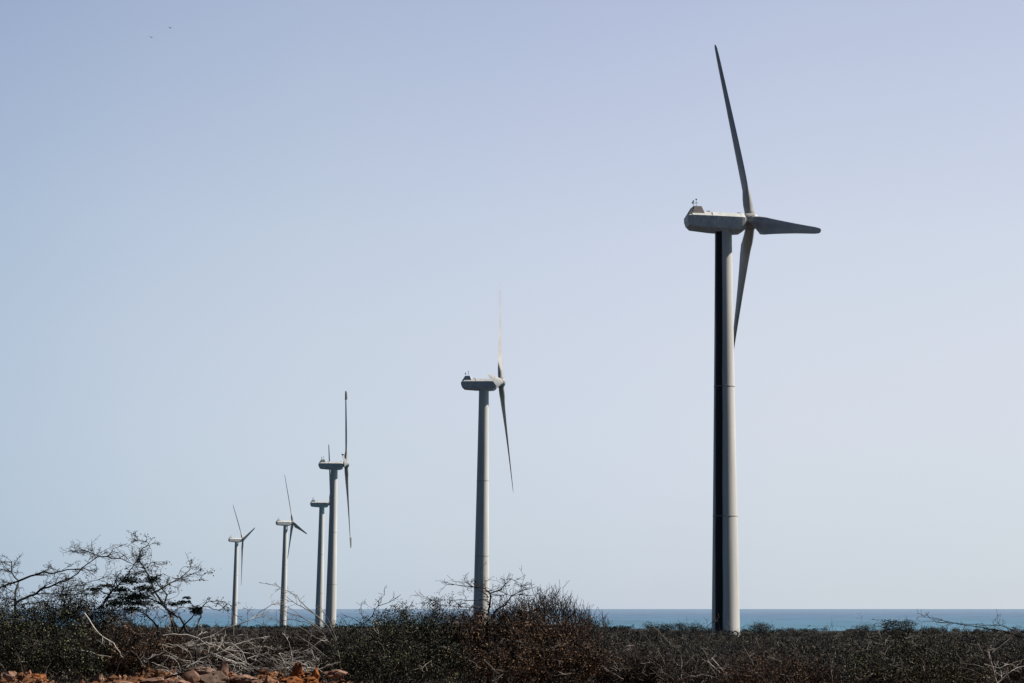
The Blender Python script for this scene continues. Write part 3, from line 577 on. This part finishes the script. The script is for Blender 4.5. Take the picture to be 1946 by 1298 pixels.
# ------------------------------------------------------------------ rocks on the bank
def rock(px, py, wpx, hpx, Y, seed, label, m, name='rock', cat='rock', rough=.22, peak=0, group='rocks on the dirt bank'):
    import bmesh
    bm = bmesh.new(); bmesh.ops.create_icosphere(bm, subdivisions=4, radius=1)
    wpx *= .84; hpx *= .84; s_ = Y / F; c = at(px, py + 2, Y); o3 = Vector((seed * 3.1, seed * 1.7, 0))
    for v in bm.verts:
        p = v.co.copy(); k = 1 + rough * 1.5 * noise.noise(p * 1.1 + o3) + rough * .9 * noise.noise(p * 2.4 + o3) + rough * .6 * noise.noise(p * 5 + o3) + rough * .3 * noise.noise(p * 13 + o3)
        p = p * k
        for nn in ((.6, -.5, .6), (-.7, -.4, .5), (.1, -.9, -.2), (-.2, .3, .95)):      # flattened breaks
            nv = Vector(nn).normalized(); d = p.dot(nv) - .78
            if d > 0: p -= nv * d * .8
        if peak and p.z > 0: p.x *= 1 - .6 * p.z; p.z *= 1.4
        v.co = Vector((p.x * wpx / 2 * s_, p.y * (wpx + hpx) / 4 * s_, p.z * hpx / 2 * s_))
    me = bpy.data.meshes.new(name); bm.to_mesh(me); bm.free(); me.materials.append(m)
    me.polygons.foreach_set('use_smooth', [True] * len(me.polygons)); me.set_sharp_from_angle(angle=R(28))
    o = bpy.data.objects.new(name, me); COL.objects.link(o); o.location = c; o.rotation_euler = (0, 0, seed % 7 * .2); tag(o, label, cat, group); return o
rock(17, 1283, 26, 22, 34.0, 1, 'rounded pinkish stone at the far left of the bank', M['rock'])
rock(60, 1288, 44, 22, 34.4, 2, 'orange clod of earth between the corner stone and the short stick', M['clay'], rough=.8, name='earth_clod', cat='clod')
rock(3, 1290, 22, 34, 34.4, 3, 'dark broken stone cut by the left edge', M['rock_gy'], rough=.4)
rock(364, 1284, 38, 30, 33.6, 4, 'smooth round pale red boulder beside the large jagged rock', M['rock'], rough=.16)
rock(410, 1288, 66, 36, 34.0, 5, 'largest jagged rock on the bank under the bleached heap', M['rock_gy'], rough=.36)
rock(425, 1272, 22, 30, 34.2, 6, 'pointed reddish rock standing up behind the largest jagged rock', M['rock'], rough=.3, peak=1)
rock(380, 1274, 56, 26, 34.8, 7, 'broad brown rock partly covered by bleached twigs', M['rock_gy'], rough=.35)
rock(342, 1297, 40, 18, 33.4, 8, 'flat pale red rock at the bottom edge left of the round boulder', M['rock'])
rock(462, 1289, 60, 22, 34.2, 9, 'flat crumbling rock right of the largest jagged rock', M['rock'], rough=.42)
rock(505, 1294, 50, 16, 34.0, 10, 'low flat slab of rock lowest right of the heap', M['rock'], rough=.4)
rock(566, 1276, 20, 36, 34.4, 11, 'bright orange upright clod of clay beside a dark hollow', M['clay'], rough=.7, name='earth_clod', cat='clod', peak=1)
rock(555, 1292, 48, 20, 34.0, 12, 'orange brown clod spreading at the foot of the upright clay clod', M['clay'], rough=.5, name='earth_clod', cat='clod')
rock(590, 1292, 44, 20, 34.3, 13, 'crumbly orange clod at the right end of the bank', M['clay'], rough=.6, name='earth_clod', cat='clod')
rock(600, 1280, 16, 24, 34.6, 14, 'small pointed orange clod above the right end of the bank', M['clay'], rough=.6, name='earth_clod', cat='clod', peak=1)
rock(190, 1292, 22, 22, 34.3, 15, 'small pointed reddish stone below the brown twiggy bush', M['rock'], rough=.4, peak=1)
rock(640, 1278, 44, 18, 35.0, 16, 'pale rock half hidden under the green bush', M['rock'], rough=.4)
rock(300, 1292, 70, 18, 34.5, 17, 'long low reddish rock under the left end of the heap', M['rock'], rough=.45)
rock(230, 1298, 60, 14, 34.0, 18, 'low reddish rock at the bottom edge below the brown twiggy bush', M['rock'], rough=.45)
dead('dark weathered log lying against the round boulder', [([(312, 1290), (335, 1283), (355, 1278)], .022, .016, .1)], 34.2, 70, M['bark_br'], name='log', cat='log')
# loose stones
rng = np.random.default_rng(77); V, Fc = [], []
ico = [(0, 0, 1), (.9, 0, .3), (.2, .9, .3), (-.8, .5, .3), (-.7, -.6, .2), (.3, -.9, .3), (.5, .5, -.6), (-.5, .1, -.8), (.2, -.6, -.7)]
icf = [(0, 1, 2), (0, 2, 3), (0, 3, 4), (0, 4, 5), (0, 5, 1), (1, 6, 2), (2, 6, 3), (3, 6, 7), (3, 7, 4), (4, 7, 8), (4, 8, 5), (5, 8, 1), (1, 8, 6), (6, 8, 7)]
for q in range(9000):
    x = rng.uniform(-10.5, -2.2) if rng.random() < .85 else rng.uniform(-2.2, 10); y = rng.uniform(31.5, 36.3); s_ = rng.gamma(2, .012) + .006; z = gz(x, y)
    o = len(V); a = rng.uniform(0, 6.28); sc = rng.uniform(.6, 1.3, 3)
    for p in ico:
        jx = rng.uniform(.75, 1.25); X_ = p[0] * sc[0] * jx; Y_ = p[1] * sc[1] * jx
        V.append((x + (X_ * math.cos(a) - Y_ * math.sin(a)) * s_, y + (X_ * math.sin(a) + Y_ * math.cos(a)) * s_, z + p[2] * s_ * sc[2] * jx + s_ * .3))
    Fc += [tuple(i + o for i in f) for f in icf]
tag(mesh_obj('gravel', V, Fc, mat('loose reddish stones', (.10, .045, .022), .95, .1, (.34, .19, .12), island=True)), 'loose reddish stones and crumbs of earth strewn over the dirt bank', 'gravel', kind='stuff')

rng = np.random.default_rng(78); T = Tubes(); Lv = Leaves()
for q in range(420):
    x = rng.uniform(-10.5, -2.6); y = rng.uniform(32.6, 36.2); z = gz(x, y) + .02; d = rng.normal(size=3); d[2] = abs(d[2]) * .35
    grow(T, (x, y, z), d, rng.uniform(.08, .34), .0055, 1, rng, curl=.4)
C = np.array([(x, y, gz(x, y) + .015) for x, y in zip(rng.uniform(-10.5, -2.6, 3000), rng.uniform(32.6, 36.2, 3000))]); Lv.add(C, .045, rng, 1.8, .7)
nb = sum(len(f) for f in T.F); T.V += Lv.V; nv = sum(len(v) for v in Lv.V); T.F.append(np.arange(nv).reshape(-1, 4) + T.n)
o = T.build('leaf_litter', M['bark_br'], None); o.data.materials.append(M['leaf_bn'])
mi = np.zeros(len(o.data.polygons), dtype=np.int32); mi[nb:] = 1; o.data.polygons.foreach_set('material_index', mi)
tag(o, 'dry twigs and fallen leaves scattered over the dirt bank', 'litter', kind='stuff')

# ------------------------------------------------------------------ far scrub
def scrub(name, label, n, yr, seed, leafm, hh, per, size, screen=True):
    rng = np.random.default_rng(seed); Lv = Leaves(); k = 0
    while k < n:
        u = rng.random(); y = yr[0] * (yr[1] / yr[0]) ** u; x = rng.uniform(-.33, .33) * y; z = gz(x, y)
        if z < .3: k += .2; continue
        patch = noise.noise(Vector((x * 9 / yr[0], y * 5 / yr[0], seed))) + .5
        if patch < rng.random() * .45: k += .15; continue
        k += 1
        h = rng.uniform(hh[0], hh[1]) * (.55 + .75 * patch); wd = h * rng.uniform(.9, 1.9); c = np.array([x, y, z + h * .42]); m_ = int(per * rng.uniform(.6, 1.3))
        d = rng.normal(size=(m_, 3)); d /= np.linalg.norm(d, axis=1)[:, None]; rr = rng.uniform(0, 1, m_) ** .45
        Lv.add(c + d * rr[:, None] * np.array([wd, wd, h * .58]) * (1 + .25 * np.sin(d[:, :1] * 7 + x)), size * (y / yr[0]) ** .5, rng, 2.8)
        if rng.random() < .6:                                  # upright twiggy sprays
            q = m_ // 6; b_ = rng.normal(size=(q, 3)) * np.array([wd * .3, wd * .3, h * .14]) + c + np.array([rng.normal() * wd * .4, 0, h * .6]); Lv.add(b_, size * 2.2, rng, 9)
    o = Lv.build(name, leafm, None); tag(o, label, 'scrub', kind='stuff'); return o
scrub('near_scrub', 'dark grey brown thorn scrub covering the plain just behind the bushes', 900, (39, 110), 81, M['leaf_gy'], (.35, .80), 620, .055)
scrub('mid_scrub', 'dark scrub covering the plain around the nearest turbine', 1300, (95, 380), 82, M['leaf_gy'], (.4, 1.0), 330, .11)
scrub('far_scrub', 'low dark scrub on the far coast around the distant turbines', 1800, (360, 1400), 83, M['leaf_dk'], (.3, 1.0), 120, .26)

# leafless twigs standing all through the near scrub
rng = np.random.default_rng(90); T = Tubes(); T2 = Tubes()
for q in range(620):
    y = 39 * (115 / 39) ** rng.random(); x = rng.uniform(-.30, .31) * y; z = gz(x, y)
    for j in range(3):
        d = rng.normal(size=3) * np.array([.8, .8, .3]); d[2] = rng.uniform(.35, 1.1)
        grow(T2 if rng.random() < .10 else T, (x, y, z), d, rng.uniform(.45, 1.0) * (y / 45) ** .35, .008 * (y / 42) ** .7, 2, rng, curl=.42, flat=.7, kids=(2, 4))
o = T.build('scrub_twigs', M['bark_sc'], None); tag(o, 'dark leafless twigs standing all through the near thorn scrub', 'scrub', kind='stuff')
o = T2.build('dead_twigs', M['dead_gy'], None); tag(o, 'scattered pale dead twigs in the near thorn scrub', 'scrub', kind='stuff')

def flat_tree(px, py, wpx, Y, seed, label):
    rng = np.random.default_rng(seed); c = at(px, py - 5, Y); s_ = Y / F; wm = wpx * s_ / 2 * 1.15
    g = gz(c.x, Y); root = plant('thorn_tree', label, 'tree', (c.x, Y, g), 'small flat topped thorn trees on the plain'); T = Tubes(); Lv = Leaves(); g = min(g, c.z - .6)
    for q in range(9):
        a = rng.uniform(0, 6.28); tip = np.array([c.x + math.cos(a) * wm * rng.uniform(.5, 1), Y + math.sin(a) * wm, c.z + rng.uniform(-.15, .35) * wm * .5])
        b0 = np.array([c.x, Y, g]); mid = (b0 + tip) / 2 + np.array([0, 0, .25 * wm]); tt = np.linspace(0, 1, 9)[:, None]
        P = b0 * (1 - tt) ** 2 + 2 * mid * tt * (1 - tt) + tip * tt ** 2 + rng.normal(size=(9, 3)) * .03 * wm
        T.add(P, .03 * wm, .01 * wm, 4)
        for i in range(3, 9):
            for r_ in range(3):
                d = rng.normal(size=3); d[2] *= .3; grow(T, P[i], d, wm * .45, .010 * wm, 1, rng, curl=.3, flat=.4)
        C = P[rng.integers(3, 9, 260)] + rng.normal(size=(260, 3)) * np.array([.22, .22, .07]) * wm; Lv.add(C, .055 * wm + .02, rng, 2.5, .5)
    attach(root, T.build('branches', M['bark_dk'], None), Lv.build('crown', M['leaf_dk'], None))
for i, (px, py, wp, Y, lab) in enumerate([(1252, 1194, 44, 120, 'small flat topped thorn tree, leftmost of those against the sea by the nearest turbine'), (1305, 1196, 52, 110, 'small flat topped thorn tree just left of the nearest turbine tower'),
        (1440, 1196, 50, 125, 'small flat topped thorn tree just right of the nearest turbine tower'), (1712, 1190, 72, 90, 'widest of the small flat topped thorn trees, far right against the sea'), (1646, 1196, 36, 100, 'sparse little thorn tree left of the widest flat topped one'),
        (1120, 1185, 36, 70, 'thin dark thorn tree at the right end of the spiky shrub')]):
    flat_tree(px, py, wp, Y, 300 + i, lab)

# ------------------------------------------------------------------ birds
def bird(c, rz, label):
    V, Fc = lathe_x([(-.20, .01), (-.14, .035), (-.03, .062), (.08, .05), (.14, .035), (.18, .03), (.235, .004)], 12)
    o = mesh_obj('bird', V, Fc, M['bird'], smooth=True, loc=c); o.rotation_euler = (R(20), 0, rz); tag(o, label, 'bird', 'birds high in the sky')
    for s_ in (-1, 1):
        top = [(.08, .04, .02), (.10, .22, .13), (.02, .50, .06), (-.03, .50, .055), (-.04, .22, .11), (-.08, .04, .01)]
        V = [(x, s_ * y, z + .008) for x, y, z in top] + [(x, s_ * y, z - .008) for x, y, z in top]
        mesh_obj('wing', V, [(0, 1, 4, 5), (1, 2, 3, 4), (11, 10, 7, 6), (10, 9, 8, 7)] + [(i, (i + 1) % 6, (i + 1) % 6 + 6, i + 6) for i in range(6)], M['bird'], o)
bird(at(287, 71, 330), R(70), 'tiny dark bird high in the sky, lower left of the two')
bird(at(323, 53, 330), R(60), 'tiny dark bird high in the sky, upper right of the two')
